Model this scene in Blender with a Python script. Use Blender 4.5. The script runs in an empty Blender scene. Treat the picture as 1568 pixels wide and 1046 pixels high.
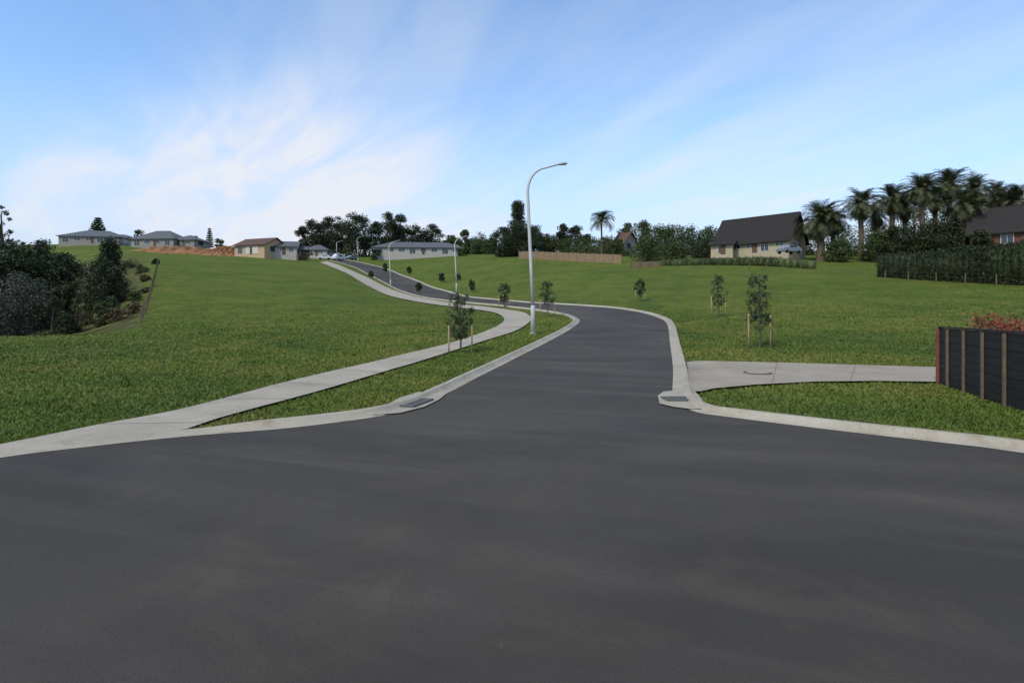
import bpy, math, random
import numpy as np
from mathutils import Vector, Matrix, geometry
random.seed(7); R=np.random.RandomState(11)
F=871.0; HZ=480.0; CH=1.7; CX=784.0
scene=bpy.context.scene
# ------------------------------------------------------------------ terrain
cols=np.array([-400,0,130,200,240,370,500,600,700,800,900,1050,1200,1350,1568,1900],float)
rows_py={
30:[513,513,511,510,509,508,508,508,508,508,508,507,505,503,500,498],
40:[530,530,520,497,492,489,487,486,486,486,486,484,478,474,468,465],
48:[515,515,505,483,472,474,476,477,477,477,476,468,462,456,449,446],
55:[500,500,490,470,455,460,465,467,467,465,464,456,448,442,434,430],
75:[470,470,450,430,420,432,442,455,457,451,445,430,424,420,418,416],
100:[440,440,420,402,399,410,420,444,440,420,414,408,402,402,405,405],
130:[415,415,400,392,393,398,411,424,413,398,397,395,390,392,395,395],
170:[395,395,385,385,389,393,402,408,396,392,392,390,388,388,388,388],
230:[380,380,374,375,381,390,395,394,391,389,388,388,386,386,386,386],
300:[376,376,374,375,381,389,392,390,388,387,387,387,385,385,385,385],
600:[420]*16, 1500:[452]*16}
drow=[10,14,18,22]+sorted(rows_py)
Z=[np.zeros(16),np.zeros(16),np.full(16,.1),np.full(16,.3)]
for d in sorted(rows_py): Z.append(CH+(HZ-np.array(rows_py[d],float))/F*d)
Z=np.array(Z); ld=np.log(np.array(drow,float))
gl=np.linspace(math.log(10),math.log(1500),320); gp=np.arange(-400,1901,8.)
tmp=np.array([np.interp(gp,cols,Z[i]) for i in range(len(drow))])
G=np.array([np.interp(gl,ld,tmp[:,j]) for j in range(len(gp))]).T
def blur(A,s,ax):
    k=np.arange(-3*s,3*s+1); w=np.exp(-k**2/(2.*s*s)); w/=w.sum()
    P=np.pad(A,[(3*s,3*s) if a==ax else (0,0) for a in (0,1)],mode='edge')
    o=np.zeros_like(A)
    for i,ww in enumerate(w):
        o+=ww*(P[i:i+A.shape[0],:] if ax==0 else P[:,i:i+A.shape[1]])
    return o
G=blur(blur(G,3,0),2,1)
def terr(x,y):
    x=np.asarray(x,float); y=np.asarray(y,float)
    yy=np.maximum(y,10.0)
    p=np.clip(CX+x/yy*F,-400,1895); l=np.clip(np.log(yy),gl[0],gl[-1]-1e-6)
    fi=(l-gl[0])/(gl[1]-gl[0]); fj=(p-gp[0])/8.
    i=np.clip(fi.astype(int),0,len(gl)-2); j=np.clip(fj.astype(int),0,len(gp)-2)
    a=fi-i; b=fj-j
    z=G[i,j]*(1-a)*(1-b)+G[i+1,j]*a*(1-b)+G[i,j+1]*(1-a)*b+G[i+1,j+1]*a*b
    t=np.clip((y-11)/3,0,1)
    return z*t
def tz(x,y): return float(terr(np.array([x]),np.array([y]))[0])
DD=np.exp(np.linspace(math.log(1.5),math.log(600),3000))
def pixel_to_ground(px,py):
    """plan position of a ground point from its image pixel, cast onto the estimated terrain"""
    x=(px-CX)/F*DD
    g=HZ+(CH-terr(x,DD))*F/DD
    k=np.nonzero(g<=py)[0]
    if len(k)==0: k=[int(np.argmin(g))]
    k=k[0]; d=DD[k]
    if k>0 and g[k-1]>py>=g[k]:
        t=(g[k-1]-py)/(g[k-1]-g[k]+1e-9); d=DD[k-1]+t*(DD[k]-DD[k-1])
    return ((px-CX)/F*d,d)
def bd(px,d): return ((px-CX)/F*d,d)
def zat(py,d): return CH+(HZ-py)/F*d
def smooth(P,n=6):
    P=[np.array(p,float) for p in P]; out=[]
    Q=[2*P[0]-P[1]]+P+[2*P[-1]-P[-2]]
    for i in range(1,len(Q)-2):
        p0,p1,p2,p3=Q[i-1:i+3]
        for k in range(n):
            t=k/n
            out.append(.5*((2*p1)+(-p0+p2)*t+(2*p0-5*p1+4*p2-p3)*t*t+(-p0+3*p1-3*p2+p3)*t**3))
    out.append(P[-1]); return np.array(out)
# ------------------------------------------------------------------ helpers
def mesh_np(name,V,Fc,mats,mi=None,smooth_=False,coll=True):
    V=np.asarray(V,np.float32); Fc=np.asarray(Fc,np.int32)
    me=bpy.data.meshes.new(name); n,k=Fc.shape
    me.vertices.add(len(V)); me.vertices.foreach_set('co',V.ravel())
    me.loops.add(n*k); me.loops.foreach_set('vertex_index',Fc.ravel())
    me.polygons.add(n); me.polygons.foreach_set('loop_start',np.arange(0,n*k,k,dtype=np.int32))
    try: me.polygons.foreach_set('loop_total',np.full(n,k,np.int32))
    except Exception: pass
    for m in mats: me.materials.append(m)
    if mi is not None: me.polygons.foreach_set('material_index',np.asarray(mi,np.int32))
    if smooth_: me.polygons.foreach_set('use_smooth',np.ones(n,bool))
    me.update(calc_edges=True)
    ob=bpy.data.objects.new(name,me); scene.collection.objects.link(ob); return ob
def mesh_py(name,V,Fc,mats,mi=None,parent=None,loc=None,rot=None):
    me=bpy.data.meshes.new(name); me.from_pydata([tuple(map(float,v)) for v in V],[],Fc)
    for m in mats: me.materials.append(m)
    if mi is not None:
        for p,i in zip(me.polygons,mi): p.material_index=i
    me.update()
    ob=bpy.data.objects.new(name,me); scene.collection.objects.link(ob)
    if parent: ob.parent=parent
    if loc is not None: ob.location=loc
    if rot is not None: ob.rotation_euler=rot
    return ob
def empty(name,loc,yaw=0):
    e=bpy.data.objects.new(name,None); scene.collection.objects.link(e)
    e.location=loc; e.rotation_euler=(0,0,yaw); e.empty_display_size=.3; return e
class B:
    """collects boxes / tubes / polys into one mesh"""
    def __init__(s): s.V=[]; s.F=[]; s.M=[]
    def add(s,V,Fc,m=0):
        o=len(s.V); s.V+= [tuple(v) for v in V]; s.F+=[tuple(i+o for i in f) for f in Fc]; s.M+=[m]*len(Fc)
    def box(s,x0,x1,y0,y1,z0,z1,m=0):
        s.add([(x0,y0,z0),(x1,y0,z0),(x1,y1,z0),(x0,y1,z0),(x0,y0,z1),(x1,y0,z1),(x1,y1,z1),(x0,y1,z1)],
          [(3,2,1,0),(4,5,6,7),(0,1,5,4),(1,2,6,5),(2,3,7,6),(3,0,4,7)],m)
    def tube(s,pts,rad,n=8,m=0,cap=True):
        V,Fq=tube(pts,rad,n); s.add(V,[tuple(f) for f in Fq],m)
        if cap:
            o=len(s.V)-len(V)
            s.F.append(tuple(o+i for i in range(n))[::-1]); s.M.append(m)
            s.F.append(tuple(len(s.V)-n+i for i in range(n))); s.M.append(m)
    def obj(s,name,mats,parent=None,loc=None,rot=None,bevel=0,smooth_=False):
        ob=mesh_py(name,s.V,s.F,mats,s.M,parent,loc,rot)
        if bevel:
            b=ob.modifiers.new('b','BEVEL'); b.width=bevel; b.segments=2; b.limit_method='ANGLE'
        if smooth_:
            for p in ob.data.polygons: p.use_smooth=True
        return ob
def tube(pts,rad,n=6):
    pts=np.array(pts,float); V=[];Fq=[]
    for i,p in enumerate(pts):
        t=pts[min(i+1,len(pts)-1)]-pts[max(i-1,0)]; t/=np.linalg.norm(t)+1e-9
        a=np.array([0,1.,0]) if abs(t[1])<.8 else np.array([1.,0,0])
        u=np.cross(t,a);u/=np.linalg.norm(u); v=np.cross(t,u)
        for k in range(n):
            an=2*math.pi*k/n; V.append(p+rad[i]*(math.cos(an)*u+math.sin(an)*v))
    for i in range(len(pts)-1):
        for k in range(n):
            Fq.append((i*n+k,i*n+(k+1)%n,(i+1)*n+(k+1)%n,(i+1)*n+k))
    return np.array(V),np.array(Fq)
def inpoly(x,y,P):
    r=np.zeros(len(x),bool); n=len(P)
    for i in range(n):
        x0,y0=P[i]; x1,y1=P[(i+1)%n]
        if y0==y1: continue
        c=((y0>y)!=(y1>y))&(x<(x1-x0)*(y-y0)/(y1-y0)+x0); r^=c
    return r
# ------------------------------------------------------------------ materials
def mat(name,rough=.8,spec=.3):
    m=bpy.data.materials.new(name); m.use_nodes=True; nt=m.node_tree
    b=nt.nodes['Principled BSDF']; b.inputs['Roughness'].default_value=rough
    b.inputs['Specular IOR Level'].default_value=spec
    return m,nt,b
def noise(nt,vec,scale,detail=4,rough=.55,dist=0):
    n=nt.nodes.new('ShaderNodeTexNoise'); n.inputs['Scale'].default_value=scale
    n.inputs['Detail'].default_value=detail; n.inputs['Roughness'].default_value=rough
    n.inputs['Distortion'].default_value=dist
    if vec is not None: nt.links.new(vec,n.inputs['Vector'])
    return n.outputs['Fac']
def ramp(nt,fac,stops):
    r=nt.nodes.new('ShaderNodeValToRGB'); e=r.color_ramp.elements
    e[0].position=stops[0][0]; e[0].color=(*stops[0][1],1)
    e[1].position=stops[-1][0]; e[1].color=(*stops[-1][1],1)
    for p,c in stops[1:-1]:
        q=e.new(p); q.color=(*c,1)
    nt.links.new(fac,r.inputs['Fac']); return r.outputs['Color']
def mix(nt,f,a,b,bt='MIX'):
    m=nt.nodes.new('ShaderNodeMix'); m.data_type='RGBA'; m.blend_type=bt
    for s,v in ((m.inputs[0],f),(m.inputs[6],a),(m.inputs[7],b)):
        if isinstance(v,(int,float)): s.default_value=v
        elif isinstance(v,tuple): s.default_value=(*v,1)
        else: nt.links.new(v,s)
    return m.outputs[2]
def mth(nt,op,a,b=None,clamp=False):
    m=nt.nodes.new('ShaderNodeMath'); m.operation=op; m.use_clamp=clamp
    for i,v in enumerate((a,b)):
        if v is None: continue
        if isinstance(v,(int,float)): m.inputs[i].default_value=v
        else: nt.links.new(v,m.inputs[i])
    return m.outputs[0]
def mapr(nt,v,a,b,c=0,d=1,sm=True):
    m=nt.nodes.new('ShaderNodeMapRange'); m.interpolation_type='SMOOTHSTEP' if sm else 'LINEAR'
    nt.links.new(v,m.inputs['Value'])
    for k,x in zip(('From Min','From Max','To Min','To Max'),(a,b,c,d)): m.inputs[k].default_value=x
    return m.outputs['Result']
def bump(nt,b,h,st,dist=.02):
    n=nt.nodes.new('ShaderNodeBump'); n.inputs['Strength'].default_value=st; n.inputs['Distance'].default_value=dist
    nt.links.new(h,n.inputs['Height']); nt.links.new(n.outputs['Normal'],b.inputs['Normal'])
def pos(nt): return nt.nodes.new('ShaderNodeNewGeometry').outputs['Position']
def mp(nt,vec,rot,sc,loc=(0,0,0)):
    a1=nt.nodes.new('ShaderNodeMapping'); a1.inputs['Rotation'].default_value=(0,0,rot); nt.links.new(vec,a1.inputs['Vector'])
    a2=nt.nodes.new('ShaderNodeMapping'); a2.inputs['Scale'].default_value=sc; a2.inputs['Location'].default_value=loc; nt.links.new(a1.outputs[0],a2.inputs['Vector']); return a2.outputs[0]
def simple(name,c,rough=.8,spec=.3,var=.2,scale=3,metal=0):
    m,nt,b=mat(name,rough,spec); f=noise(nt,pos(nt),scale,5)
    lo=tuple(x*(1-var) for x in c); hi=tuple(x*(1+var) for x in c)
    nt.links.new(ramp(nt,f,[(.3,lo),(.7,hi)]),b.inputs['Base Color']); b.inputs['Metallic'].default_value=metal
    return m
# grass ground
def grass_color(nt,p):
    f1=noise(nt,p,.07,5,.6,.6); f2=noise(nt,p,.38,7,.7,.6); f3=noise(nt,p,12,5,.7); f5=noise(nt,p,.16,4,.6,1.2)
    c=ramp(nt,f1,[(.3,(.076,.110,.019)),(.5,(.104,.140,.021)),(.7,(.138,.160,.026))])
    c=mix(nt,mapr(nt,f2,.48,.70,0,.7),c,(.185,.165,.045))
    c=mix(nt,mapr(nt,f5,.50,.64,0,.5),c,(.165,.165,.030))
    c=mix(nt,mapr(nt,f2,.5,.3,0,.5),c,(.050,.082,.014))
    c=mix(nt,mapr(nt,f5,.48,.36,0,.5),c,(.056,.092,.016))
    return c,f2,f3
m_ground,nt,b=mat('ground_grass',.9,.05)
p=pos(nt); c,f2,f3=grass_color(nt,p)
c=mix(nt,mapr(nt,f3,.35,.6,.4,0),c,(.030,.052,.010))
f4=noise(nt,p,1.7,9,.8)
c=mix(nt,mapr(nt,f4,.48,.68,0,.5),c,(.165,.162,.040))
c=mix(nt,mapr(nt,f4,.5,.34,0,.5),c,(.038,.064,.012))
at=nt.nodes.new('ShaderNodeAttribute'); at.attribute_name='dry'
dc=ramp(nt,noise(nt,p,.5,7,.7),[(.35,(.03,.045,.012)),(.52,(.09,.09,.03)),(.7,(.20,.16,.07))])
c=mix(nt,at.outputs['Fac'],c,dc)
nt.links.new(c,b.inputs['Base Color']); bump(nt,b,mth(nt,'ADD',f4,f3),.8,.12)
m_blade,nt,b=mat('grass_blades',.6,.15)
p=pos(nt); c,f2,f3=grass_color(nt,p)
rp=nt.nodes.new('ShaderNodeNewGeometry').outputs['Random Per Island']
c=mix(nt,mapr(nt,rp,0,1,0,1,False),mix(nt,1.0,c,(.80,.85,.9),'MULTIPLY'),mix(nt,1.0,c,(1.5,1.38,1.5),'MULTIPLY'))
nt.links.new(c,b.inputs['Base Color'])
# asphalt
m_road,nt,b=mat('asphalt',.85,.15)
p=pos(nt)
big=noise(nt,p,.13,4,.55,1.0); med=noise(nt,p,.9,7,.65,.8); fine=noise(nt,p,90,3,.8); vor=nt.nodes.new('ShaderNodeTexVoronoi')
lane=noise(nt,mp(nt,p,.35,(.12,1.3,1)),1,6,.6,.4)
vor.inputs['Scale'].default_value=75; nt.links.new(p,vor.inputs['Vector'])
c=ramp(nt,big,[(.38,(.052,.044,.035)),(.62,(.092,.078,.060))])
c=mix(nt,mapr(nt,med,.48,.75,0,.45),c,(.118,.101,.076))
c=mix(nt,mapr(nt,lane,.5,.72,0,.35),c,(.13,.112,.086))
c=mix(nt,mapr(nt,lane,.5,.3,0,.35),c,(.045,.039,.031))
c=mix(nt,mapr(nt,fine,.3,.7,.45,0),c,(.03,.026,.022))
c=mix(nt,mapr(nt,vor.outputs['Distance'],.0,.28,.3,0),c,(.14,.125,.105))
spk=noise(nt,p,5.5,9,.85); c=mix(nt,mapr(nt,spk,.63,.72,0,.5),c,(.19,.165,.12))
nt.links.new(c,b.inputs['Base Color']); bump(nt,b,mth(nt,'ADD',fine,vor.outputs['Distance']),.3,.006)
nt.links.new(mapr(nt,med,.3,.7,.7,.92),b.inputs['Roughness'])
# concrete
def concrete(name,base,stain=.5):
    m,nt,b=mat(name,.85,.2); p=pos(nt)
    a=noise(nt,p,.7,6,.65,.5); f=noise(nt,p,30,4,.7); g=noise(nt,p,2.2,8,.75)
    c=ramp(nt,a,[(.3,tuple(x*.78 for x in base)),(.7,tuple(x*1.1 for x in base))])
    c=mix(nt,mapr(nt,g,.48,.70,0,stain),c,(.25,.17,.085))
    c=mix(nt,mapr(nt,f,.3,.6,.3,0),c,tuple(x*.5 for x in base))
    nt.links.new(c,b.inputs['Base Color']); bump(nt,b,f,.2,.005); return m
m_conc=concrete('footpath_concrete',(.41,.35,.265),.45); m_kerb=concrete('kerb_concrete',(.40,.35,.265),.6)
m_drive=concrete('driveway_concrete',(.36,.30,.22),.45)
def leafmat(name,dark,light,hi=None):
    m,nt,b=mat(name,.6,.25); g=nt.nodes.new('ShaderNodeNewGeometry')
    f=noise(nt,g.outputs['Position'],.9,3,.6)
    c=mix(nt,mapr(nt,f,.35,.65,0,1),dark,light)
    c=mix(nt,mapr(nt,g.outputs['Random Per Island'],.3,1,0,.7),c,tuple(x*1.6 for x in (hi or light)))
    nt.links.new(c,b.inputs['Base Color']); return m
L_dark=leafmat('foliage_dark',(.014,.020,.008),(.028,.037,.011))
L_mid=leafmat('foliage_mid',(.026,.040,.011),(.056,.072,.019))
L_grey=leafmat('foliage_grey',(.034,.037,.024),(.068,.072,.048))
L_palm=leafmat('foliage_palm',(.045,.055,.022),(.085,.092,.04),(.10,.105,.05))
L_dry=leafmat('foliage_dry',(.06,.045,.022),(.13,.095,.045))
L_red=leafmat('foliage_red',(.06,.055,.018),(.20,.050,.025),(.23,.06,.035))
L_young=leafmat('foliage_young',(.028,.038,.015),(.058,.072,.030))
m_bark=simple('bark',(.09,.07,.055),.9,.1,.35,6); m_stake=simple('stake_timber',(.36,.25,.14),.8,.2,.2,12)
m_palmtrunk=simple('palm_trunk',(.12,.09,.06),.9,.1,.35,8)
m_pole=simple('galvanised_pole',(.50,.48,.44),.45,.5,.06,5,.0); m_head=simple('lamp_head_grey',(.22,.23,.24),.4,.5,.1)
m_glass,_,bb=mat('window_glass',.08,.6); bb.inputs['Base Color'].default_value=(.03,.04,.05,1)
m_white=simple('white_paint',(.56,.52,.45),.6,.3,.06); m_cream=simple('cream_wall',(.40,.33,.22),.8,.2,.1)
m_wwall=simple('weatherboard_wall',(.36,.335,.29),.7,.2,.1)
m_grey=simple('grey_wall',(.25,.23,.20),.8,.2,.1); m_brick=simple('brick_wall',(.12,.055,.035),.85,.2,.3,10)
m_tan=simple('tan_wall',(.44,.31,.18),.8,.2,.15)
m_roofg=simple('roof_grey',(.10,.10,.098),.6,.3,.15,4); m_roofd=simple('roof_dark',(.030,.026,.023),.85,.2,.25,4)
m_roofb=simple('roof_brown',(.11,.065,.045),.7,.2,.2,4)
m_fence=simple('paling_brown',(.26,.18,.11),.85,.1,.3,3); m_black=simple('dark_stained_board',(.019,.017,.016),.6,.3,.3,8)
m_post=simple('timber_post',(.14,.10,.065),.85,.2,.25,9); m_earth=simple('bare_earth',(.25,.125,.06),.95,.05,.45,.6)
m_iron=simple('cast_iron',(.10,.09,.075),.6,.4,.25,30); m_pitshade,_,bb=mat('drain_shade_black',.9,.1); bb.inputs['Base Color'].default_value=(.012,.012,.012,1)  # last one: near-black colour painted in for the shade inside the drain
m_tyre,_,bb=mat('tyre',.8,.2); bb.inputs['Base Color'].default_value=(.02,.02,.02,1)
m_carw=simple('car_white',(.55,.55,.55),.3,.5,.03); m_carg=simple('car_grey',(.2,.22,.25),.3,.5,.03)
m_orange=simple('hoarding_orange',(.36,.14,.06),.7,.2,.1)
m_joint,_,bb=mat('joint_dark',.95,.1); bb.inputs['Base Color'].default_value=(.16,.13,.095,1)
# ------------------------------------------------------------------ ground sheet
ang=np.concatenate([np.linspace(-180,-46,40)[:-1],np.degrees(np.arctan(np.linspace(math.tan(math.radians(-46)),math.tan(math.radians(46)),520))),np.linspace(46,180,40)[1:-1]])
rad=np.exp(np.linspace(math.log(1.0),math.log(4000),560))
A,RR=np.meshgrid(np.radians(ang),rad)
yy=RR*np.cos(A); xx=RR*np.sin(A)
zz=terr(xx.ravel(),yy.ravel()); nA=len(ang); nR=len(rad)
V=np.stack([xx.ravel(),yy.ravel(),zz],1)
V=np.vstack([V,[[0,0,0]]])
ii,jj=np.meshgrid(np.arange(nR-1),np.arange(nA),indexing='ij'); j2=(jj+1)%nA
Fq=np.stack([ii*nA+jj,(ii+1)*nA+jj,(ii+1)*nA+j2,ii*nA+j2],-1).reshape(-1,4)
ground=mesh_np('ground',V,Fq[:,::-1],[m_ground],smooth_=True)
pxv=CX+V[:,0]/np.maximum(V[:,1],1)*F
dry=np.clip((232-pxv)/25,0,1)*np.clip((V[:,1]-33)/4,0,1)*np.clip((150-V[:,1])/50,0,1)
a=ground.data.attributes.new('dry','FLOAT','POINT'); a.data.foreach_set('value',dry.astype(np.float32))
def sheet(name,P,mat_,off,step=1.0,k=.0006):
    P=[Vector((float(a),float(b))) for a,b in P]
    arr=np.array([(p.x,p.y) for p in P]); pts=list(P)
    y=arr[:,1].min()
    while y<arr[:,1].max():
        st=step*max(1,abs(y)/35); xs=np.arange(arr[:,0].min()+st/2,arr[:,0].max(),st)
        if len(xs):
            ins=inpoly(xs,np.full(len(xs),y+.013),arr)
            pts+=[Vector((float(q),float(y+.013))) for q in xs[ins]]
        y+=st
    n=len(P); r=geometry.delaunay_2d_cdt(pts,[(i,(i+1)%n) for i in range(n)],[list(range(n))],1,1e-4)
    vs=r[0]; x=np.array([v.x for v in vs]); y=np.array([v.y for v in vs])
    z=terr(x,y)+off+k*np.maximum(y-15,0)
    ob=mesh_py(name,np.stack([x,y,z],1),[tuple(f) for f in r[2]],[mat_])
    for p_ in ob.data.polygons: p_.use_smooth=True
    me=ob.data
    if sum(p_.normal.z for p_ in me.polygons)<0: me.flip_normals()
    return ob
S=lambda L:[pixel_to_ground(*q) for q in L]
Lk=S([(505,399.5),(540,409),(570,424),(600,440),(632,452),(700,463),(770,469.5),(822,475.5),(862,482),(878,488),(881,494),(868,504),(835,522),(780,549),(720,578),(682,597),(628,622),(570,637),(500,647),(420,656),(280,667),(120,684),(0,699)])
Lk=Lk+[(-7.2,5.3),(-9.5,1.5),(-11,-6),(-11,-16)]
Rk=S([(525,398),(560,404.5),(590,412),(620,424),(660,440),(700,451.5),(750,459),(800,463.5),(850,466.5),(900,469.5),(945,473),(988,480),(1012,487),(1028,497),(1036,530),(1044,565),(1048,600),(1054,616),(1080,631),(1130,639),(1300,660),(1450,677),(1568,692)])
Rk=Rk+[(7.6,5.0),(9.5,1.0),(11,-6),(11,-16)]
Lc=smooth(Lk,5); Rc=smooth(Rk,5)
roadP=np.vstack([Lc,Rc[::-1]])
road=sheet('road',roadP,m_road,.03,.8)
pathL=S([(45,677),(160,653),(270,632),(370,606),(460,582),(600,549),(700,524),(745,508),(766,498),(772,490),(764,482.5),(745,477.5),(700,471.5),(650,465),(600,455),(560,437),(530,419),(490,403)])
pathR=S([(500,400.5),(545,418),(590,440),(622,451.5),(690,465),(745,471),(795,478),(811,485),(813,492),(792,507),(740,524),(650,553),(560,580),(470,607),(350,640),(285,662)])
near=S([(200,673.5),(100,684.5),(0,696.5)])+[(-7.1,5.6),(-9.0,2.5),(-9.6,5.2)]+S([(-60,700),(0,686)])
pL=smooth(pathL,4); pR=smooth(pathR,4)
pathP=np.vstack([pL,pR,near])
path=sheet('footpath',pathP,m_conc,.05,.9)
b_=B(); acc=1.0; prev=pL[0]
for q in pL[1:]:
    L=np.linalg.norm(q-prev); t_=(q-prev)/max(L,1e-6)
    while acc<L:
        a0=prev+t_*acc; dd=np.linalg.norm(pR-a0,axis=1); k=int(np.argmin(dd)); c0=pR[k]
        if a0[1]<40 and 1.0<dd[k]<3.4:
            w_=.006+.0003*a0[1]; pts_=[]
            for s in np.linspace(.01,.99,7):
                m_=a0+(c0-a0)*s
                for sg in(-1,1):
                    o=m_+t_*w_*sg; pts_.append((o[0],o[1],tz(o[0],o[1])+.056+.0006*max(o[1]-15,0)))
            b_.add(pts_,[(2*i,2*i+1,2*i+3,2*i+2) for i in range(6)])
        acc+=2.6
    acc-=L; prev=q
jo=b_.obj('saw_cuts',[m_joint]); jo.parent=path
drvP=S([(1052,557),(1070,555),(1200,558),(1435,565)])+[(14.5,16.9),(14.5,14.3)]+S([(1440,588),(1340,586.5),(1250,587.5),(1160,592),(1095,598),(1072,603),(1056,603)])
drive=sheet('driveway',drvP,m_drive,.055,.8)
b_=B()
for px_,pt,pb in((1190,557.6,590.5),(1310,561,587)):
    a0=np.array(pixel_to_ground(px_,pt));c0=np.array(pixel_to_ground(px_-8,pb)); pts_=[]
    for s in np.linspace(.02,.98,9):
        m_=a0+(c0-a0)*s; pts_+=[(m_[0]-.007,m_[1],tz(*m_)+.062),(m_[0]+.007,m_[1],tz(*m_)+.062)]
    b_.add(pts_,[(2*i,2*i+1,2*i+3,2*i+2) for i in range(8)])
jo=b_.obj('saw_cuts',[m_joint]); jo.parent=drive
def kerb(name,C,side,hts):
    C=np.array(C); t=np.gradient(C,axis=0); t/=np.linalg.norm(t,axis=1)[:,None]
    n=np.stack([-t[:,1],t[:,0]],1)*side
    prof=[(-.25,.034),(-.23,.044),(-.05,.038),(0,.11),(.02,.125),(.11,.128),(.13,.115),(.17,-.02)]
    V=[];Fq=[]
    for i,(c,nn) in enumerate(zip(C,n)):
        far=.0006*max(c[1]-15,0); h=hts[i]
        for k,(o,z) in enumerate(prof):
            q=c+nn*o; zz=z if k in(0,1,2,7) else .055+(z-.055)*h
            V.append((q[0],q[1],tz(q[0],q[1])+zz+far))
    m=len(prof)
    for i in range(len(C)-1):
        for k in range(m-1): Fq.append((i*m+k,i*m+k+1,(i+1)*m+k+1,(i+1)*m+k))
    return mesh_np(name,V,Fq,[m_kerb])
pxL=CX+Lc[:,0]/np.maximum(Lc[:,1],.5)*F
hl=np.clip((pxL-290)/120,.12,1); hl[Lc[:,1]>12]=1.0
def outward(C):
    i=len(C)//2; t=C[i+1]-C[i]; n=np.array([-t[1],t[0]]); n/=np.linalg.norm(n)
    q=C[i]+n*.3; return -1 if inpoly(np.array([q[0]]),np.array([q[1]]),roadP)[0] else 1
kerb('kerb',Lc,outward(Lc),hl)
hr=np.where((Rc[:,1]>13)&(Rc[:,1]<19),.15,1.0)
kerb('kerb',Rc,outward(Rc),hr)
# ------------------------------------------------------------------ grass blades
n=440000
ppx=R.uniform(-60,1640,n); d=np.exp(R.uniform(math.log(5.5),math.log(70),n))
x=(ppx-CX)/F*d; y=d
bad=inpoly(x,y,roadP)|inpoly(x,y,pathP)|inpoly(x,y,np.array(drvP))
def dens(C):
    o=[C[0]]
    for q in C[1:]:
        L=np.linalg.norm(q-o[-1]); k=max(1,int(L/.12)); s=o[-1]
        for j in range(1,k+1): o.append(s+(q-s)*j/k)
    return np.array(o)
def near_line(C,rr):
    r=np.zeros(len(x),bool); C=dens(C[(C[:,1]<60)&(C[:,1]>3)])
    kx=np.floor(x/.5).astype(int); ky=np.floor(y/.5).astype(int); key=kx*100003+ky
    od=np.argsort(key); ks=key[od]
    for c in C:
        for dx in(-1,0,1):
            for dy in(-1,0,1):
                kk=(int(math.floor(c[0]/.5))+dx)*100003+int(math.floor(c[1]/.5))+dy
                a0=np.searchsorted(ks,kk); a1=np.searchsorted(ks,kk+1)
                if a1>a0:
                    I=od[a0:a1]; r[I]|=((x[I]-c[0])**2+(y[I]-c[1])**2<rr*rr)
    return r
bad|=near_line(Lc,.15)|near_line(Rc,.15)
bad|=(ppx<215)&(d>31)
bad|=R.uniform(0,1,n)<np.clip((d-24)/46,0,1)
x=x[~bad];y=y[~bad]; n=len(x); z=terr(x,y)
def vnoise(x,y,s,seed):
    g=np.random.RandomState(seed).uniform(-1,1,(256,256)); u=x*s+1000; v=y*s+1000
    i=np.floor(u).astype(int); j=np.floor(v).astype(int); a=u-i; b=v-j; a=a*a*(3-2*a); b=b*b*(3-2*b)
    i%=255; j%=255
    return g[i,j]*(1-a)*(1-b)+g[i+1,j]*a*(1-b)+g[i,j+1]*(1-a)*b+g[i+1,j+1]*a*b
cl_=vnoise(x,y,1.1,1)*.35+vnoise(x,y,3.7,2)*.35
h=R.uniform(.022,.058,n)*(1+cl_); w=.0035+.0009*np.minimum(y,40); w=w*R.uniform(.6,1.4,n)
an=R.uniform(0,2*math.pi,n); lean=R.normal(0,.045,(n,2))
cx_=np.cos(an)*w; sy=np.sin(an)*w
V=np.empty((n,3,3)); V[:,0]=np.stack([x-cx_,y-sy,z-.005],1); V[:,1]=np.stack([x+cx_,y+sy,z-.005],1)
V[:,2]=np.stack([x+lean[:,0],y+lean[:,1],z+h],1)
mesh_np('grass',V.reshape(-1,3),np.arange(n*3).reshape(-1,3),[m_blade])
# ------------------------------------------------------------------ leaves / trees
def leaves(C,rad,per,size,flat=1.0,aspect=.55):
    C=np.asarray(C,float); rad=np.asarray(rad,float); k=len(C)
    idx=np.repeat(np.arange(k),per); n=len(idx)
    dv=R.normal(0,1,(n,3)); dv/=np.linalg.norm(dv,axis=1)[:,None]
    dv*=(R.uniform(.15,1.15,n)**.6)[:,None]; dv[:,2]*=flat
    P=C[idx]+dv*rad[idx][:,None]
    a=R.normal(0,1,(n,3)); a/=np.linalg.norm(a,axis=1)[:,None]
    b_=np.cross(a,R.normal(0,1,(n,3))); b_/=np.linalg.norm(b_,axis=1)[:,None]
    s=size*R.uniform(.6,1.4,n)[:,None]; a=a*s; b_=b_*s*aspect
    V=np.stack([P-a,P-b_,P+a,P+b_],1).reshape(-1,3)
    return V,np.arange(n*4).reshape(-1,4)
class T:
    def __init__(s): s.V=[];s.F=[];s.M=[];s.o=0
    def add(s,V,Fq,m):
        s.V.append(V); s.F.append(np.asarray(Fq)+s.o); s.M.append(np.full(len(Fq),m)); s.o+=len(V)
    def obj(s,name,mats,loc=(0,0,0),yaw=0):
        o=mesh_np(name,np.vstack(s.V),np.vstack(s.F),mats,np.concatenate(s.M)); o.location=loc; o.rotation_euler=(0,0,yaw); return o
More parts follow.
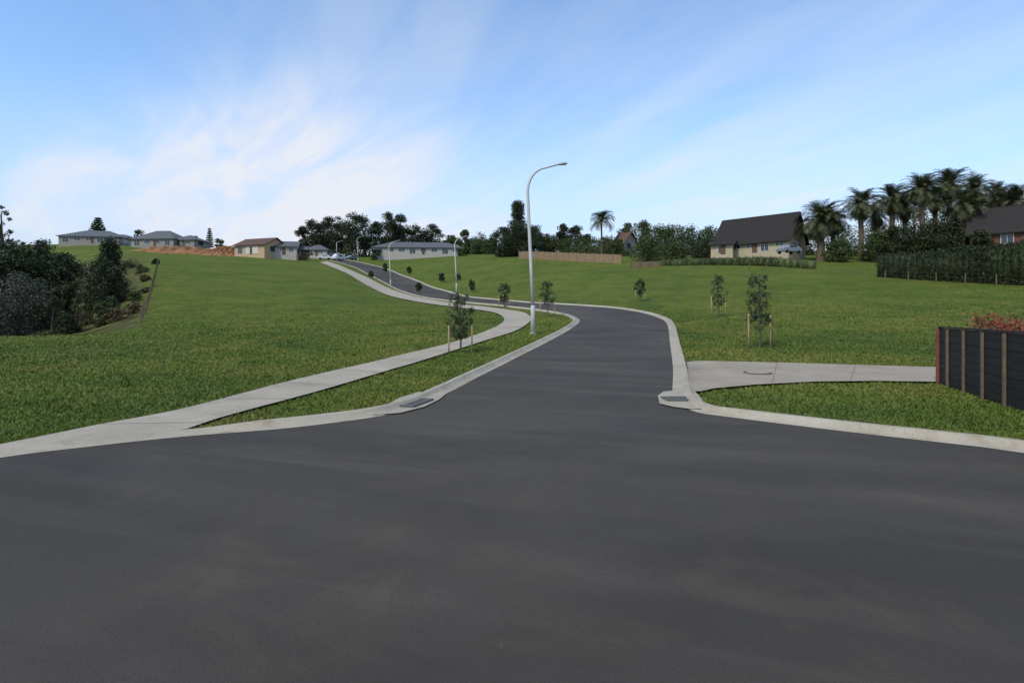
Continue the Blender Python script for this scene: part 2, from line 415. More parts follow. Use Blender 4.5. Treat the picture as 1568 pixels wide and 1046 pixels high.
def crown_tree(name,px,d,top,wpx,leaf,trunk=.25,flat=.8,nc=40,per=60,ls=None,shape='round',lean=0,cr_=(.09,.17)):
    x,y=bd(px,d); d=y; zb=tz(x,y); Ht=zat(top,d)-zb; W=wpx/F*d
    if ls is None: ls=max(.05,d*.0014)
    t=T(); tr=Ht*.018+.04
    tp=[(0,0,-.3),(lean*.15*W,0,Ht*.3),(lean*.3*W,.1,Ht*.6),(lean*.4*W,0,Ht*.9)]
    v,f=tube(tp,[tr*1.3,tr,tr*.7,tr*.2],7); t.add(v,f,0)
    C=[];rd=[]
    while len(C)<nc:
        hz=random.uniform(trunk,1.0); s=(hz-trunk)/(1-trunk)
        if shape=='round': wr=math.sqrt(max(0,1-(2*s-1)**2))*.95+.08
        elif shape=='cone': wr=(1-s)**.8+.05
        elif shape=='umbrella': wr=(.45+.55*min(1,s*2.2))*math.sqrt(max(.05,1-max(0,s-.6)/.42))
        else: wr=1
        an=random.uniform(0,2*math.pi); rr=math.sqrt(random.uniform(.1,1))*wr*W/2*random.uniform(.75,1.08)
        cr=W*random.uniform(*cr_)*(1 if shape!='cone' else .8)
        rr=max(0,rr-cr*.5)
        q=(rr*math.cos(an)+lean*W*.4*hz,rr*math.sin(an),Ht*hz-cr*flat*.8)
        C.append(q); rd.append(cr)
    for q in C[:max(6,nc//3)]:
        hb=max(Ht*trunk*.8,q[2]*.65); v,f=tube([(lean*.3*W*hb/Ht,0,hb),(q[0]*.6,q[1]*.6,(hb+q[2])/2),q],[tr*.45,tr*.3,tr*.12],5); t.add(v,f,0)
    v,f=leaves(C,rd,per,ls,flat); t.add(v,f,1)
    return t.obj(name,[m_bark,leaf],(x,y,zb),0)
def norfolk(name,px,d,top,wpx,leaf=None):
    x,y=bd(px,d); zb=tz(x,y); Ht=zat(top,d)-zb; W=wpx/F*d; t=T()
    v,f=tube([(0,0,-.3),(0,0,Ht*.5),(0,0,Ht)],[.3,.2,.04],7); t.add(v,f,0); C=[];rd=[]
    lv=max(6,int(Ht*.9)); 
    for i in range(lv):
        s=i/lv; hz=Ht*(.2+.8*s); L=W/2*(1-s)**.7+.1
        for k in range(7):
            an=k*2*math.pi/7+i*.5
            for q in np.linspace(.35,1,4): C.append((L*q*math.cos(an),L*q*math.sin(an),hz+.12*L*q)); rd.append(.1*W*(1-.5*s))
    v,f=leaves(C,rd,12,d*.0014,.5); t.add(v,f,1); return t.obj(name,[m_bark,leaf or L_dark],(x,y,zb))
def palm(name,px,d,top,fl,nf=70,trunk_r=.32,skirt=True,droop=1.0):
    x,y=bd(px,d); zb=tz(x,y); Ht=zat(top,d)-zb; t=T(); ht=Ht-fl*.66
    v,f=tube([(0,0,-.3),(.1,0,ht*.4),(0,.1,ht*.8),(0,0,ht)],[trunk_r*1.3,trunk_r,trunk_r,trunk_r*1.35],9); t.add(v,f,0)
    VV=[]
    for i in range(nf):
        az=random.uniform(0,2*math.pi); el=random.uniform(-1.1 if skirt else -.2,1.45)
        L=fl*random.uniform(.75,1.12)*(1 if el>-.3 else .8); e=el; seg=9; prev=np.array([0,0,ht+random.uniform(-.35,.1)])
        hd=np.array([math.cos(az),math.sin(az),0])
        for s in range(seg):
            dr=hd*math.cos(e)+np.array([0,0,math.sin(e)]); nx=prev+dr*L/seg
            sd=np.cross(dr,[0,0,1.]); sd/=np.linalg.norm(sd)+1e-6; up=np.cross(sd,dr)
            if s>0:
                wl=L*.17*math.sin(math.pi*min(.97,(s+.8)/(seg+.6)))+.04
                for k in range(3):
                    o=prev+(nx-prev)*k/3
                    for sg in(-1,1):
                        tip=o+sd*sg*wl+dr*wl*.8+up*wl*.35-np.array([0,0,1])*wl*.25+R.normal(0,.05,3)
                        th=dr*L*.013
                        VV+= [o-th,o+th,tip+th*.3,tip-th*.3]
            VV+=[prev-up*.02-sd*.015,prev+up*.02+sd*.015,nx+up*.02+sd*.015,nx-up*.02-sd*.015]
            prev=nx; e-=droop*(.06+.03*s)
    VV=np.array(VV); t.add(VV,np.arange(len(VV)).reshape(-1,4),1)
    if skirt:
        C=[(random.uniform(-.5,.5),random.uniform(-.5,.5),ht-random.uniform(.2,2.4)) for _ in range(22)]
        v,f=leaves(C,[.55]*22,22,.22,1.2,.3); t.add(v,f,2)
    return t.obj(name,[m_palmtrunk,L_palm,L_dry],(x,y,zb))
def sapling(px,py,top,wpx,stakes=True,leaf=None,sh=.48):
    x,y=pixel_to_ground(px,py); zb=tz(x,y); d=y; Ht=(py-top)/F*d; W=wpx/F*d; t=T()
    t_=[(0,0,-.1),(.03,0,Ht*.3),(-.02,.02,Ht*.65),(.01,0,Ht*.95)]
    v,f=tube(t_,[.035,.028,.016,.005],7); t.add(v,f,0); C=[];rd=[]
    for i in range(58):
        s=random.uniform(0,1); hz=Ht*(.26+.71*s); wr=W/2*(math.sin(math.pi*(.12+.78*s))**.6)
        an=random.uniform(0,6.28); rr=wr*math.sqrt(random.random())*1.0
        q=(rr*math.cos(an),rr*math.sin(an),hz); C.append(q); rd.append(W*random.uniform(.07,.16))
        if i%2: v,f=tube([(0,0,max(hz-.12*Ht,Ht*.22)),(q[0]*.5,q[1]*.5,hz-.06*Ht),q],[.009,.007,.003],4); t.add(v,f,0)
    ls=max(.04,d*.0013); v,f=leaves(C,rd,int(22 if d>35 else 40),ls,1.2,.5); t.add(v,f,1)
    if stakes:
        for sx in(-1,1):
            h=Ht*sh*random.uniform(.92,1.05); o=W*.42*sx
            b_=B(); b_.box(o-.025,o+.025,-.025,.025,-.1,h)
            t.add(np.array(b_.V),np.array(b_.F),2)
            v,f=tube([(o,0,h*.82),(0,.03,h*.8)],[.012,.012],4); t.add(v,f,0)
    return t.obj('street_tree',[m_bark,leaf or L_young,m_stake],(x,y,zb),random.uniform(-.15,.15))
for a in [(705,541,449,42),(1163,533,420,42),(838,485,431,26),(1100,486,422,25),(772,471,432,19),(980,462,427,17),(723,449,428,10),(676,433,419,9),(641,449,433,10),(627,421,409,7),(568,427,415,7),(590,418,404,7),(702,430,420,7)]:
    sapling(*a)
CT=crown_tree
for q in [(20,62,362,110),(66,66,366,84),(-40,58,350,120),(98,72,384,64),(45,56,392,90),(90,60,410,60),(5,54,385,80),(60,50,425,60)]:
    CT('macrocarpa_tree',q[0],q[1],q[2],q[3],L_dark,.03,nc=80,per=120,ls=.12,cr_=(.10,.2))
CT('pine_tree',2,95,312,34,L_dark,.4,nc=24,per=60)
CT('pine_tree',168,60,364,88,L_dark,.04,nc=110,per=130,ls=.10,shape='cone',cr_=(.12,.22))
CT('pine_tree',158,58,395,80,L_dark,.03,nc=70,per=110,ls=.10,cr_=(.12,.2))
CT('grey_shrub',25,44,416,110,L_grey,.02,nc=90,per=130,ls=.07,cr_=(.12,.2))
CT('grey_shrub',-35,41,436,90,L_grey,.02,nc=60,per=110,ls=.08)
for q in [(80,44,450,50,L_dark),(118,46,456,42,L_mid),(150,46,466,34,L_mid),(180,46,468,36,L_dry),(205,48,462,26,L_dry),(205,56,446,24,L_mid),(222,70,420,18,L_dry),(95,56,430,40,L_mid),(130,50,474,40,L_dry),(238,92,396,14,L_dark),(225,60,440,16,L_mid),(100,42,474,36,L_dark),(170,50,452,36,L_mid),(215,80,404,26,L_mid),(120,80,420,40,L_mid),(200,90,396,30,L_mid)]:
    CT('scrub_bush',q[0],q[1],q[2],q[3],q[4],.02,nc=30,per=70,ls=.07)
norfolk('norfolk_pine',150,235,332,26)
norfolk('norfolk_pine',321,235,348,10)
CT('garden_tree',212,230,352,26,L_mid,.1,nc=20,per=50)
CT('garden_tree',340,225,362,26,L_mid,.1,nc=20,per=50)
CT('garden_tree',118,228,360,20,L_mid,.1,nc=16,per=40); CT('garden_tree',300,228,360,18,L_dark,.1,nc=16,per=40)
for q in [(480,230,336,50),(512,235,332,54),(538,225,324,52),(558,232,328,46),(592,235,325,44),(615,238,328,48),(638,240,341,42),(660,245,343,44),(575,245,340,44),(466,240,346,30),(497,242,340,50),(526,238,330,50),(604,244,334,50)]:
    CT('pine_tree',q[0],q[1],q[2],q[3],L_dark,.26,.6,nc=38,per=95,ls=.3,shape='umbrella',lean=random.uniform(-.4,.4),cr_=(.12,.2))
for q in [(500,250,356,90),(560,250,354,90),(620,255,352,90),(655,250,362,60),(712,240,352,28),(735,235,356,44),(690,250,360,40),(752,220,364,34),(720,245,366,70)]:
    CT('hill_tree',q[0],q[1],q[2],q[3],L_mid if q[0]>680 else L_dark,.03,nc=44,per=90,cr_=(.11,.2))
CT('garden_tree',530,205,380,30,L_mid,.05,nc=20,per=60); CT('garden_tree',575,198,382,24,L_dark,.05,nc=20,per=60); CT('garden_tree',706,195,380,26,L_mid,.05,nc=20,per=60); CT('garden_tree',470,190,382,18,L_mid,.05,nc=16,per=50)
CT('conifer_tree',793,170,307,60,L_dark,.05,nc=130,per=120,ls=.2,shape='cone',cr_=(.14,.24))
CT('conifer_tree',773,165,346,54,L_dark,.03,nc=70,per=110,ls=.2)
CT('conifer_tree',818,165,344,48,L_dark,.03,nc=70,per=110,ls=.2)
CT('conifer_tree',795,160,340,80,L_dark,.03,nc=90,per=120,ls=.2)
for q in [(838,170,358,40),(862,175,343,32),(882,180,345,36),(900,175,358,38),(930,170,362,56),(960,180,341,38),(985,180,336,48),(1010,165,344,64),(1030,165,342,68),(1060,160,344,80),(1090,160,345,64),(870,170,364,70),(1115,170,352,40),(1040,150,360,100),(905,160,374,90),(945,150,366,50)]:
    CT('garden_tree',q[0],q[1],q[2],q[3],random.choice([L_mid,L_dark,L_mid]),.04,nc=54,per=95,ls=.22,cr_=(.1,.2))
CT('clipped_round_tree',993,118,361,70,L_mid,.02,nc=80,per=130,ls=.14,cr_=(.12,.2))
CT('clipped_round_tree',1035,122,368,56,L_mid,.02,nc=50,per=100,ls=.16)
CT('clipped_round_tree',1080,125,364,74,L_dark,.02,nc=60,per=100,ls=.16)
palm('queen_palm',921,150,322,4.3,70,.22,skirt=False,droop=1.3)
for q in [(1256,104,310,5.0,170,.6),(1318,104,291,3.9,150,.42),(1366,106,284,3.9,150,.42),(1412,100,267,4.0,150,.42),(1454,103,261,4.0,150,.42),(1492,104,271,4.0,140,.42),(1526,106,279,4.0,120,.42),(1386,112,298,3.9,120,.42),(1556,100,286,4.0,120,.42),(1432,112,286,3.8,110,.42),(1474,96,292,3.8,110,.42),(1275,110,318,4.0,110,.42),(1340,112,312,3.6,100,.42)]:
    palm('date_palm',*q)
for q in [(1345,125,338,90),(1400,122,312,90),(1455,118,304,96),(1500,124,296,96),(1540,122,290,90),(1590,118,288,90),(1230,128,350,50),(1290,125,342,80),(1430,98,330,64),(1480,98,322,64),(1395,97,340,60),(1345,100,354,60),(1285,100,366,50),(1520,97,334,50),(1370,98,346,50),(1452,97,338,60),(1345,102,366,44),(1415,97,350,60),(1500,84,350,40)]:
    CT('garden_tree',q[0],q[1],q[2],q[3],random.choice([L_dark,L_palm,L_mid]),.03,nc=56,per=95,ls=.16,cr_=(.1,.2))
def hedge(name,pts,w,hs,leaf,ls,per):
    P=smooth(pts,8); hs=np.interp(np.linspace(0,1,len(P)),np.linspace(0,1,len(hs)),hs)
    C=[];rd=[];t=T()
    for i in range(len(P)-1):
        a_,b_=P[i],P[i+1]; L=np.linalg.norm(b_-a_); tn=(b_-a_)/L; nn=np.array([-tn[1],tn[0]]); k=max(1,int(L/.8))
        for j in range(k):
            c_=a_+(b_-a_)*(j+.5)/k; z0=tz(*c_); H_=hs[i]
            for zz_ in np.arange(.3,H_,.55):
                for o in(-w/2,w/2): q=c_+nn*o*.85; C.append((q[0],q[1],z0+min(zz_,H_-.3))); rd.append(.5)
            for o in(-w*.2,w*.2): q=c_+nn*o; C.append((q[0],q[1],z0+H_-.3+random.uniform(-.12,.14))); rd.append(.45)
        z0=tz(*a_);z1=tz(*b_); q=[a_-nn*w*.4,b_-nn*w*.4,b_+nn*w*.4,a_+nn*w*.4]
        hh=hs[i]*.88
        Vb=[(q[0][0],q[0][1],z0-.2),(q[1][0],q[1][1],z1-.2),(q[2][0],q[2][1],z1-.2),(q[3][0],q[3][1],z0-.2),(q[0][0],q[0][1],z0+hh),(q[1][0],q[1][1],z1+hh),(q[2][0],q[2][1],z1+hh),(q[3][0],q[3][1],z0+hh)]
        t.add(np.array(Vb),np.array([(3,2,1,0),(4,5,6,7),(0,1,5,4),(1,2,6,5),(2,3,7,6),(3,0,4,7)]),0)
    v,f=leaves(C,rd,per,ls,.8); t.add(v,f,0); return t.obj(name,[leaf])
hedge('tall_hedge',[pixel_to_ground(1352,424),pixel_to_ground(1420,429),pixel_to_ground(1500,433),pixel_to_ground(1575,437),pixel_to_ground(1700,440)],1.8,[2.8,3.1,3.7,4.2,4.3],L_dark,.10,40)
hedge('low_hedge',[pixel_to_ground(1012,407),pixel_to_ground(1080,406),pixel_to_ground(1160,407),pixel_to_ground(1246,412)],1.4,[1.1,1.3,1.5,1.3],L_mid,.12,22)
# ------------------------------------------------------------------ fences
def fence_line(name,pts,h,mat_,gap=.15,bw=.13):
    P=np.array(pts); b_=B()
    for i in range(len(P)-1):
        a_,c_=P[i],P[i+1]; L=np.linalg.norm(c_-a_); k=int(L/gap)
        t_=(c_-a_)/L; nn=np.array([-t_[1],t_[0]])*.015
        for j in range(k):
            p0=a_+t_*j*gap; p1=p0+t_*bw; z=tz(*p0); hh=h+random.uniform(-.06,.06)
            q=[p0-nn,p1-nn,p1+nn,p0+nn]
            b_.add([(v[0],v[1],z-.1) for v in q]+[(v[0],v[1],z+hh) for v in q],[(3,2,1,0),(4,5,6,7),(0,1,5,4),(1,2,6,5),(2,3,7,6),(3,0,4,7)])
        for j in range(0,k,8):
            p0=a_+t_*j*gap-nn*6; z=tz(*p0); b_.box(p0[0]-.07,p0[0]+.07,p0[1]-.07,p0[1]+.07,z-.2,z+h+.15)
    return b_.obj(name,[mat_])
fence_line('paling_fence',[pixel_to_ground(795,396.5),pixel_to_ground(870,400),pixel_to_ground(952,404)],1.75,m_fence,.32,.27)
fence_line('paling_fence',[pixel_to_ground(966,411),pixel_to_ground(1012,410)],1.1,m_post,.2,.17)
def wire_fence(name,pts,h,sp):
    P=smooth(pts,6); b_=B(); acc=0; posts=[]
    for i in range(len(P)-1):
        L=np.linalg.norm(P[i+1]-P[i]); 
        while acc<L:
            q=P[i]+(P[i+1]-P[i])*acc/L; posts.append(q); acc+=sp
        acc-=L
    for q in posts:
        z=tz(*q); b_.tube([(q[0],q[1],z-.3),(q[0]+random.uniform(-.03,.03),q[1],z+h)],[.055,.05],6)
    for hh in(.3,.6,.95):
        b_.tube([(q[0],q[1]-.06,tz(*q)+h*hh) for q in posts],[.006]*len(posts),4)
    return b_.obj(name,[m_post])
wire_fence('wire_fence',[pixel_to_ground(1015,411),pixel_to_ground(1100,413),pixel_to_ground(1180,416),pixel_to_ground(1250,421),pixel_to_ground(1350,430),pixel_to_ground(1450,435),pixel_to_ground(1568,441),pixel_to_ground(1640,444)],1.15,2.6)
wire_fence('wire_fence',[pixel_to_ground(216,494),pixel_to_ground(226,472),pixel_to_ground(232,450),pixel_to_ground(238,425),pixel_to_ground(243,402)],1.1,3.0)
a_=np.array(pixel_to_ground(1439,588)); c_=np.array(pixel_to_ground(1568,632)); t_=(c_-a_)/np.linalg.norm(c_-a_)
yaw=math.atan2(t_[1],t_[0]); e=empty('boundary_fence',(a_[0],a_[1],0),yaw); LEN=9.5
b_=B()
for k in range(8):
    o=random.uniform(-.003,.003); b_.box(0,LEN,-.012+o,.012+o,.04+k*.1645,.04+k*.1645+.158)
b_.obj('boards',[m_black],e,bevel=.004)
b_=B(); b_.box(0,LEN,.02,.03,.05,1.33); b_.obj('backing',[m_black],e)
b_=B()
for k in range(10): b_.box(.62+k*.98,.66+k*.98,-.07,-.018,0,1.33)
b_.obj('posts',[m_post],e)
b_=B(); b_.box(-.045,-.005,-.07,.05,0,1.38); b_.obj('end_post',[simple('end_post_red',(.20,.07,.05),.7,.2)],e)
b_=B(); b_.box(0,LEN,-.03,.045,1.36,1.39); b_.obj('top_rail',[m_black],e)
nn=np.array([-t_[1],t_[0]]); nn=nn if nn[0]>0 else -nn
C=[];rd=[];t=T()
for s in np.arange(.7,9.4,.16):
    for hz in (.4,.9,1.2,1.44):
        q=a_+t_*s+nn*(.42+random.uniform(-.15,.25)); C.append((q[0],q[1],hz+random.uniform(-.06,.16))); rd.append(random.uniform(.1,.24))
    if int(s*10)%3==0:
        v,f=tube([(q[0],q[1],-.05),(q[0],q[1],1.2)],[.02,.01],5); t.add(v,f,0)
v,f=leaves(C,rd,40,.034,1,.5); t.add(v,f,1); t.obj('red_leaf_hedge',[m_bark,L_red])
# ------------------------------------------------------------------ street lamps
def lamp(px,py,Ht=8.6,arm=1.55,yaw=0):
    x,y=pixel_to_ground(px,py); zb=tz(x,y); e=empty('street_lamp',(x,y,zb),yaw)
    b_=B(); b_.tube([(0,0,-.1),(0,0,1.35),(0,0,1.42)],[.115,.115,.09],14)
    P=[(0,0,1.4),(-.1,0,3.5),(-.2,0,5.6),(-.27,0,Ht-1.45)]
    for k in range(1,9):
        an=math.pi/2*k/8*.93; P.append((-.27+.95*(1-math.cos(an)),0,Ht-1.45+1.2*math.sin(an)))
    P.append((arm-.35,0,Ht-.10))
    b_.tube(P,list(np.linspace(.088,.042,len(P))),14)
    b_.obj('pole',[m_pole],e,smooth_=True)
    b_=B(); b_.tube([(0,0,0),(0,0,.03)],[.19,.19],14); b_.obj('base_plate',[m_pole],e)
    b_=B(); x0=arm-.4
    sec=[(0,.05,.04),(.12,.09,.05),(.3,.14,.055),(.5,.13,.045),(.58,.07,.025)]
    V=[];Fq=[]
    for (o,w,h) in sec:
        zc=Ht-.09+o*.12
        V+=[(x0+o,-w,zc-.03),(x0+o,-w*.6,zc+h),(x0+o,w*.6,zc+h),(x0+o,w,zc-.03)]
    for i in range(4):
        for k in range(4): Fq.append((i*4+k,i*4+(k+1)%4,i*4+4+(k+1)%4,i*4+4+k))
    Fq+=[(0,1,2,3),(19,18,17,16)]
    b_.add(V,Fq); b_.obj('luminaire',[m_head],e,bevel=.01)
    b_=B(); b_.box(x0+.2,x0+.5,-.09,.09,Ht-.095,Ht-.085); b_.obj('lens',[m_white],e)
    return e
lamp(816,511)
lamp(699,449,8.3); lamp(598,441,8.3); lamp(548,402,8.3,yaw=.3); lamp(516,400,6.5,yaw=.3)
# ------------------------------------------------------------------ drains + manhole
def drain(px,py,w,dp,yaw,padpts,dx=0,dy=0):
    x,y=pixel_to_ground(px,py); x+=dx; y+=dy; e=empty('storm_drain',(x,y,.0),yaw)
    b_=B(); fr=.05; z0=.06; z1=.085
    b_.box(-w/2-fr,w/2+fr,-dp/2-fr,-dp/2,z0-.05,z1); b_.box(-w/2-fr,w/2+fr,dp/2,dp/2+fr,z0-.05,z1)
    b_.box(-w/2-fr,-w/2,-dp/2,dp/2,z0-.05,z1); b_.box(w/2,w/2+fr,-dp/2,dp/2,z0-.05,z1)
    k=9
    for i in range(k):
        xx_=-w/2+w*(i+.5)/k; b_.box(xx_-.018,xx_+.018,-dp/2,dp/2,z0-.02,z1-.004)
    b_.box(-w/2,w/2,-.015,.015,z0-.02,z1-.002)
    b_.obj('grate',[m_iron],e)
    b_=B(); b_.box(-w/2,w/2,-dp/2,dp/2,.05,.058); b_.obj('pit_shade_plate',[m_pitshade],e)  # flat black plate as painted shade below the bars, no pit modelled
    pad=sheet('apron',padpts,m_kerb,.052,.3,0); pad.parent=e
    pad.matrix_parent_inverse=(Matrix.Translation((x,y,0))@Matrix.Rotation(yaw,4,'Z')).inverted()
    return e
drain(1041,616,.50,.34,.02,S([(1007,610),(1016,603),(1040,601),(1064,603),(1074,614),(1082,630),(1060,631),(1030,627),(1010,622)]))
drain(622,622,.80,.30,1.30,S([(570,640),(585,628),(612,613),(640,604),(678,603),(684,606),(672,616),(650,627),(612,637)]),.14,0)
x,y=pixel_to_ground(1160,574.5); gy=(tz(x,y+.4)-tz(x,y-.4))/.8; gx=(tz(x+.4,y)-tz(x-.4,y))/.8
e=empty('manhole_cover',(x,y,tz(x,y)+.03),0); e.rotation_euler=(math.atan(gy),-math.atan(gx),0)
b_=B(); b_.tube([(0,0,-.02),(0,0,.050)],[.36,.36],32); b_.obj('ring',[m_iron],e)
b_=B(); b_.tube([(0,0,-.02),(0,0,.056)],[.30,.30],32); b_.obj('lid',[m_drive],e)
x,y=pixel_to_ground(1033,462); b_=B(); b_.box(x-.05,x+.05,y-.05,y+.05,tz(x,y)-.1,tz(x,y)+.8); b_.obj('survey_peg',[m_post])
# ------------------------------------------------------------------ houses
def house(name,px,d,w,dp,wh,rh,yaw,wm,rm,kind='hip',wins=4,door=True,garage=None,base=None):
    x,y=bd(px,d); z=tz(x,y) if base is None else zat(base,d); e=empty(name,(x,y,z),yaw)
    b_=B(); hw,hd_=w/2,dp/2; b_.box(-hw,hw,-hd_,hd_,-3,wh,0)
    if kind=='gable':
        b_.add([(-hw,-hd_,wh),(-hw,hd_,wh),(-hw,0,wh+rh)],[(0,2,1)],0); b_.add([(hw,-hd_,wh),(hw,hd_,wh),(hw,0,wh+rh)],[(0,1,2)],0)
    b_.obj('walls',[wm],e)
    o=.6; b_=B(); th=.18; zb=wh-.02-o*rh/hd_
    if kind=='hip':
        rl=max(.3,hw-hd_)
        V=[(-hw-o,-hd_-o,zb),(hw+o,-hd_-o,zb),(hw+o,hd_+o,zb),(-hw-o,hd_+o,zb),(-rl,0,wh+rh),(rl,0,wh+rh)]
        V+=[(v[0],v[1],v[2]+th) for v in V]
        b_.add(V,[(0,1,7,6),(1,2,8,7),(2,3,9,8),(3,0,6,9),(6,7,11,10),(7,8,11),(8,9,10,11),(9,6,10),(3,2,1,0)],0)
    else:
        for s in(-1,1):
            V=[(-hw-o,s*(hd_+o),zb),(hw+o,s*(hd_+o),zb),(hw+o,0,wh+rh),(-hw-o,0,wh+rh)]; V+=[(v[0],v[1],v[2]+th) for v in V]
            b_.add(V,[(3,2,1,0),(4,5,6,7),(0,1,5,4),(1,2,6,5),(3,0,4,7)],0)
        b_.box(-hw-o,hw+o,-.12,.12,wh+rh+th-.04,wh+rh+th+.05)
    b_.obj('roof',[rm],e)
    g=B(); fr=B(); ww=min(2.0,w/(wins+1)*.6)
    for i in range(wins):
        cx_=-hw+w*(i+.6)/(wins+.2)
        if garage and abs(cx_-garage)<2.6: continue
        lo=.9 if i%3 else .2
        g.box(cx_-ww/2,cx_+ww/2,-hd_-.03,-hd_-.01,lo,wh-.35)
        for a2,b2,c2,d2 in((cx_-ww/2-.08,cx_+ww/2+.08,wh-.35,wh-.27),(cx_-ww/2-.08,cx_+ww/2+.08,lo-.08,lo),(cx_-ww/2-.08,cx_-ww/2,lo,wh-.35),(cx_+ww/2,cx_+ww/2+.08,lo,wh-.35),(cx_-.03,cx_+.03,lo,wh-.35)):
            fr.box(a2,b2,-hd_-.06,-hd_-.035,c2,d2)
    for s in(-1,1):
        g.box(s*hw-(.03 if s<0 else -.01),s*hw+(.03 if s>0 else -.01),-hd_*.5,hd_*.1,.8,wh-.35)
    g.obj('windows',[m_glass],e); fr.obj('window_frames',[m_white],e)
    if garage is not None:
        b_=B()
        for k in range(4): b_.box(garage-2.3,garage+2.3,-hd_-.08,-hd_-.03,.05+k*.55,.05+k*.55+.52)
        b_.obj('garage_door',[m_white],e,bevel=.02)
    if door:
        b_=B(); b_.box(hw*.12-.45,hw*.12+.45,-hd_-.10,-hd_-.065,0,2.05); b_.obj('door',[m_roofb],e)
    return e
house('hip_roof_house',150,215,20,12,2.6,2.6,.15,m_grey,m_roofg,wins=5)
house('hip_roof_house',250,205,16,11,2.8,3.2,-.1,m_grey,m_roofg,wins=4,base=380)
house('hip_roof_house',292,205,9,9,2.5,1.9,-.1,m_grey,m_roofg,wins=2,base=380)
house('hip_roof_house',185,222,12,9,2.4,1.5,0,m_wwall,m_roofg,wins=3)
house('gable_house',400,168,11,9,2.7,2.1,-.35,m_tan,m_roofb,'gable',3,garage=1,base=391.5)
house('gable_house',436,170,8,8,2.5,1.6,.2,m_wwall,m_roofg,'gable',3,base=392)
house('long_bungalow',642,205,31,11,2.5,2.2,.08,m_wwall,m_roofg,wins=8,base=392)
house('gable_shed',462,172,3,3,2.3,.8,.3,m_brick,m_roofg,'gable',1,base=394)
house('cottage',487,200,8,6,2.2,1.6,0,m_wwall,m_roofg,wins=2,base=393)
house('stone_house',957,152,3.6,5,2.4,2.6,-.9,m_grey,m_roofb,'gable',1,base=386)
house('barn_roof_house',1163,112,14,9,2.3,5.0,-.78,m_cream,m_roofd,'gable',5,base=390)
house('lean_to_garage',1108,112,4,5,1.9,.8,-.5,m_cream,m_roofd,'gable',1,base=391)
house('brick_gable_house',1562,92,12,9,3.0,4.2,-.75,m_brick,m_roofd,'gable',4,base=384)
# ------------------------------------------------------------------ vehicles on the hilltop
def car(name,px,d,mt,yaw,van=False,base=None):
    x,y=bd(px,d); z=tz(x,y) if base is None else zat(base,d); e=empty(name,(x,y,z),yaw)
    pr=[(-2.1,.35),(-2.15,.8),(-1.9,1.0),(-1.2,1.05),(-.6,1.5),(1.1,1.52),(1.8,1.05),(2.15,.95),(2.2,.4)] if not van else [(-2.5,.4),(-2.5,1.0),(-2.0,1.25),(-1.4,2.0),(-1.0,2.15),(2.4,2.2),(2.5,1.9),(2.5,.4)]
    b_=B(); w=.88; n_=len(pr)
    b_.add([(p[0],-w+(.12 if p[1]>1.3 else 0),p[1]) for p in pr]+[(p[0],w-(.12 if p[1]>1.3 else 0),p[1]) for p in pr],
      [tuple(range(n_)),tuple(range(n_,2*n_))[::-1]]+[((i+1)%n_,i,n_+i,n_+(i+1)%n_) for i in range(n_)])
    b_.obj('body',[mt],e,bevel=.05)
    b_=B()
    for sx in(-1.35,1.4):
        for sy in(-.9,.72): b_.tube([(sx,sy,.32),(sx,sy+.2,.32)],[.32,.32],14)
    b_.obj('wheels',[m_tyre],e)
    b_=B(); zz0,zz1=(1.08,1.42) if not van else (1.3,1.8)
    for s in(-1,1):
        y0=s*.86; b_.box(-.7,.0,min(y0,y0+s*.02),max(y0,y0+s*.02),zz0,zz1); b_.box(.08,1.0,min(y0,y0+s*.02),max(y0,y0+s*.02),zz0,zz1)
    b_.obj('side_windows',[m_glass],e); return e
car('parked_van',518,186,m_carw,1.2,True); car('parked_car',497,190,m_carw,.2); car('parked_car',538,195,m_carg,1.1)
car('parked_car',1208,100,m_carg,.4,base=389)
def mound(name,px0,px1,d,h,mt,dep=6):
    xs=np.linspace((px0-CX)/F*d,(px1-CX)/F*d,40); V=[];Fq=[]
    for i,x_ in enumerate(xs):
        for j in range(9):
            y_=d-dep+2*dep*j/8; hh=h*math.sin(math.pi*j/8)*math.sin(math.pi*i/39)**.5*(.7+.3*math.sin(i*1.3))
            V.append((x_,y_,tz(x_,y_)+hh-.05))
    for i in range(39):
        for j in range(8): Fq.append((i*9+j,i*9+9+j,i*9+10+j,i*9+j+1))
    return mesh_np(name,V,Fq,[mt],smooth_=True)
mound('earth_bank',215,350,178,2.5,m_earth); mound('earth_bank',320,380,172,3.2,m_earth)
b_=B()
for k in range(10):
    x0=(338-CX)/F*182+k*.8; b_.box(x0,x0+.7,182,182.1,zat(391,182),zat(391,182)+2.6)
b_.obj('retaining_wall',[m_orange])
# ------------------------------------------------------------------ world
w=bpy.data.worlds.new('World'); scene.world=w; w.use_nodes=True; nt=w.node_tree; nt.nodes.clear()
out=nt.nodes.new('ShaderNodeOutputWorld'); bg=nt.nodes.new('ShaderNodeBackground'); bg.inputs['Strength'].default_value=.1
SEL,SROT=math.radians(48),math.radians(215)
sky=nt.nodes.new('ShaderNodeTexSky'); sky.sky_type='NISHITA'; sky.sun_disc=False; sky.sun_elevation=SEL; sky.sun_rotation=SROT
sky.air_density=1.0; sky.dust_density=.6; sky.ozone_density=1.5
tc=nt.nodes.new('ShaderNodeTexCoord'); sp=nt.nodes.new('ShaderNodeSeparateXYZ'); nt.links.new(tc.outputs['Generated'],sp.inputs[0])
zc=mth(nt,'ADD',mth(nt,'MAXIMUM',sp.outputs[2],0.0),.12)
cb=nt.nodes.new('ShaderNodeCombineXYZ'); nt.links.new(mth(nt,'DIVIDE',sp.outputs[0],zc),cb.inputs[0]); nt.links.new(mth(nt,'DIVIDE',sp.outputs[1],zc),cb.inputs[1])
P_=cb.outputs[0]
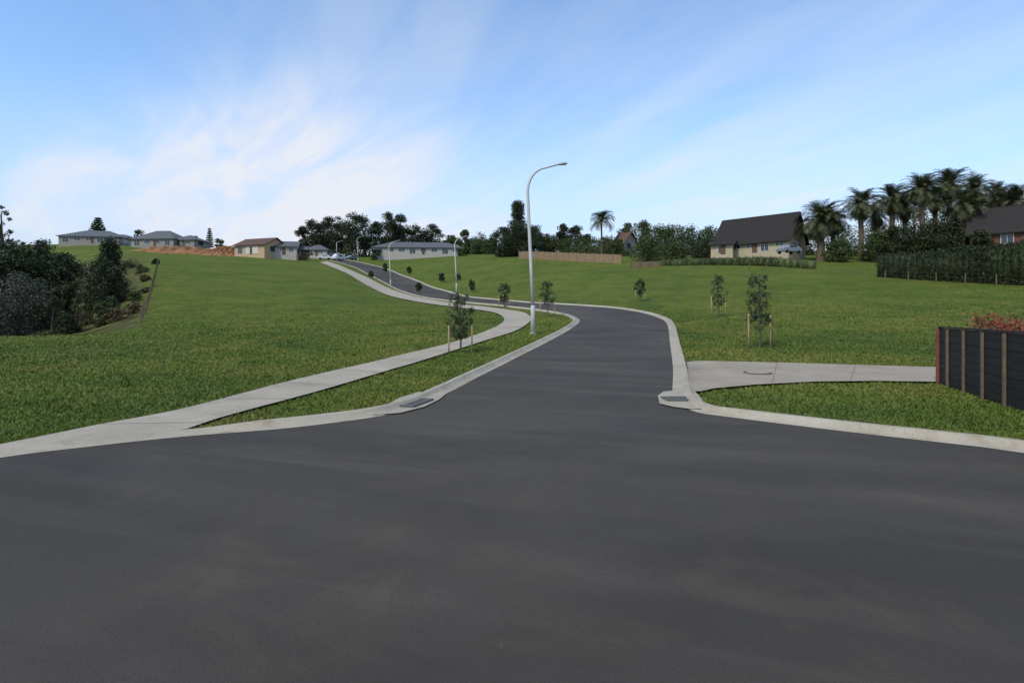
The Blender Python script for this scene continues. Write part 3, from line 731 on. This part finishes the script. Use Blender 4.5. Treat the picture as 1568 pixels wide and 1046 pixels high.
n1=noise(nt,mp(nt,P_,math.radians(-19),(1.0,.14,1),(3.1,.4,0)),1.0,6,.50,.5)
n2=noise(nt,mp(nt,P_,math.radians(-35),(2.0,.55,1),(1.7,5.2,0)),1.0,10,.60,1.0)
n3=noise(nt,mp(nt,P_,math.radians(-48),(1.3,.20,1),(7.7,2.2,0)),1.0,6,.52,.6)
n4=noise(nt,mp(nt,P_,0,(.35,.35,1),(2.0,1.2,0)),1.0,3,.5,.3)
so_=nt.nodes.new('ShaderNodeVectorMath'); so_.operation='SUBTRACT'; nt.links.new(tc.outputs['Generated'],so_.inputs[0]); so_.inputs[1].default_value=(-.34,.91,.185)
sc_=nt.nodes.new('ShaderNodeVectorMath'); sc_.operation='MULTIPLY'; nt.links.new(so_.outputs[0],sc_.inputs[0]); sc_.inputs[1].default_value=(.9,1.0,1.6)
ln=nt.nodes.new('ShaderNodeVectorMath'); ln.operation='LENGTH'; nt.links.new(sc_.outputs[0],ln.inputs[0])
core=mapr(nt,ln.outputs['Value'],.04,.38,1,0)
el=mapr(nt,sp.outputs[2],.05,.55,1,.3)
wisp=mapr(nt,n2,.32,.64,.35,1)
cl=mth(nt,'MULTIPLY',mapr(nt,n1,.41,.60,0,.95),wisp)
cl=mth(nt,'MAXIMUM',cl,mth(nt,'MULTIPLY',mapr(nt,n3,.44,.63,0,.9),wisp))
cl=mth(nt,'MULTIPLY',cl,mapr(nt,n4,.35,.6,.45,1))
fac=mth(nt,'MULTIPLY',cl,el)
fac=mth(nt,'MULTIPLY',fac,.85)
fac=mth(nt,'ADD',fac,mth(nt,'MULTIPLY',core,mapr(nt,n2,.34,.62,.30,.9)),True)
fac=mth(nt,'MULTIPLY',fac,.96)
skc=mix(nt,1.0,sky.outputs[0],(2.0,2.3,2.5),'MULTIPLY')
haze=mapr(nt,sp.outputs[2],.02,.34,.85,0)
skc=mix(nt,haze,skc,(5.4,6.2,8.3))
nt.links.new(mix(nt,fac,skc,(8.4,8.6,9.2)),bg.inputs['Color']); nt.links.new(bg.outputs[0],out.inputs[0])
# sun
ld_=bpy.data.lights.new('sun','SUN'); ld_.energy=2.5; ld_.angle=math.radians(6); ld_.color=(1,.93,.80)
so=bpy.data.objects.new('sun',ld_); scene.collection.objects.link(so)
sd=Vector((math.sin(SROT)*math.cos(SEL),math.cos(SROT)*math.cos(SEL),math.sin(SEL)))
so.rotation_euler=sd.to_track_quat('Z','Y').to_euler()
# camera
cam=bpy.data.cameras.new('camera'); co=bpy.data.objects.new('camera',cam); scene.collection.objects.link(co); scene.camera=co
cam.lens=20.0; cam.sensor_width=36; cam.clip_end=6000; cam.clip_start=.05; cam.shift_y=-(523-HZ)/1568
co.location=(0,0,CH); co.rotation_euler=(math.radians(90),0,0)
scene.view_settings.view_transform='Standard'; scene.view_settings.look='None'; scene.view_settings.exposure=0
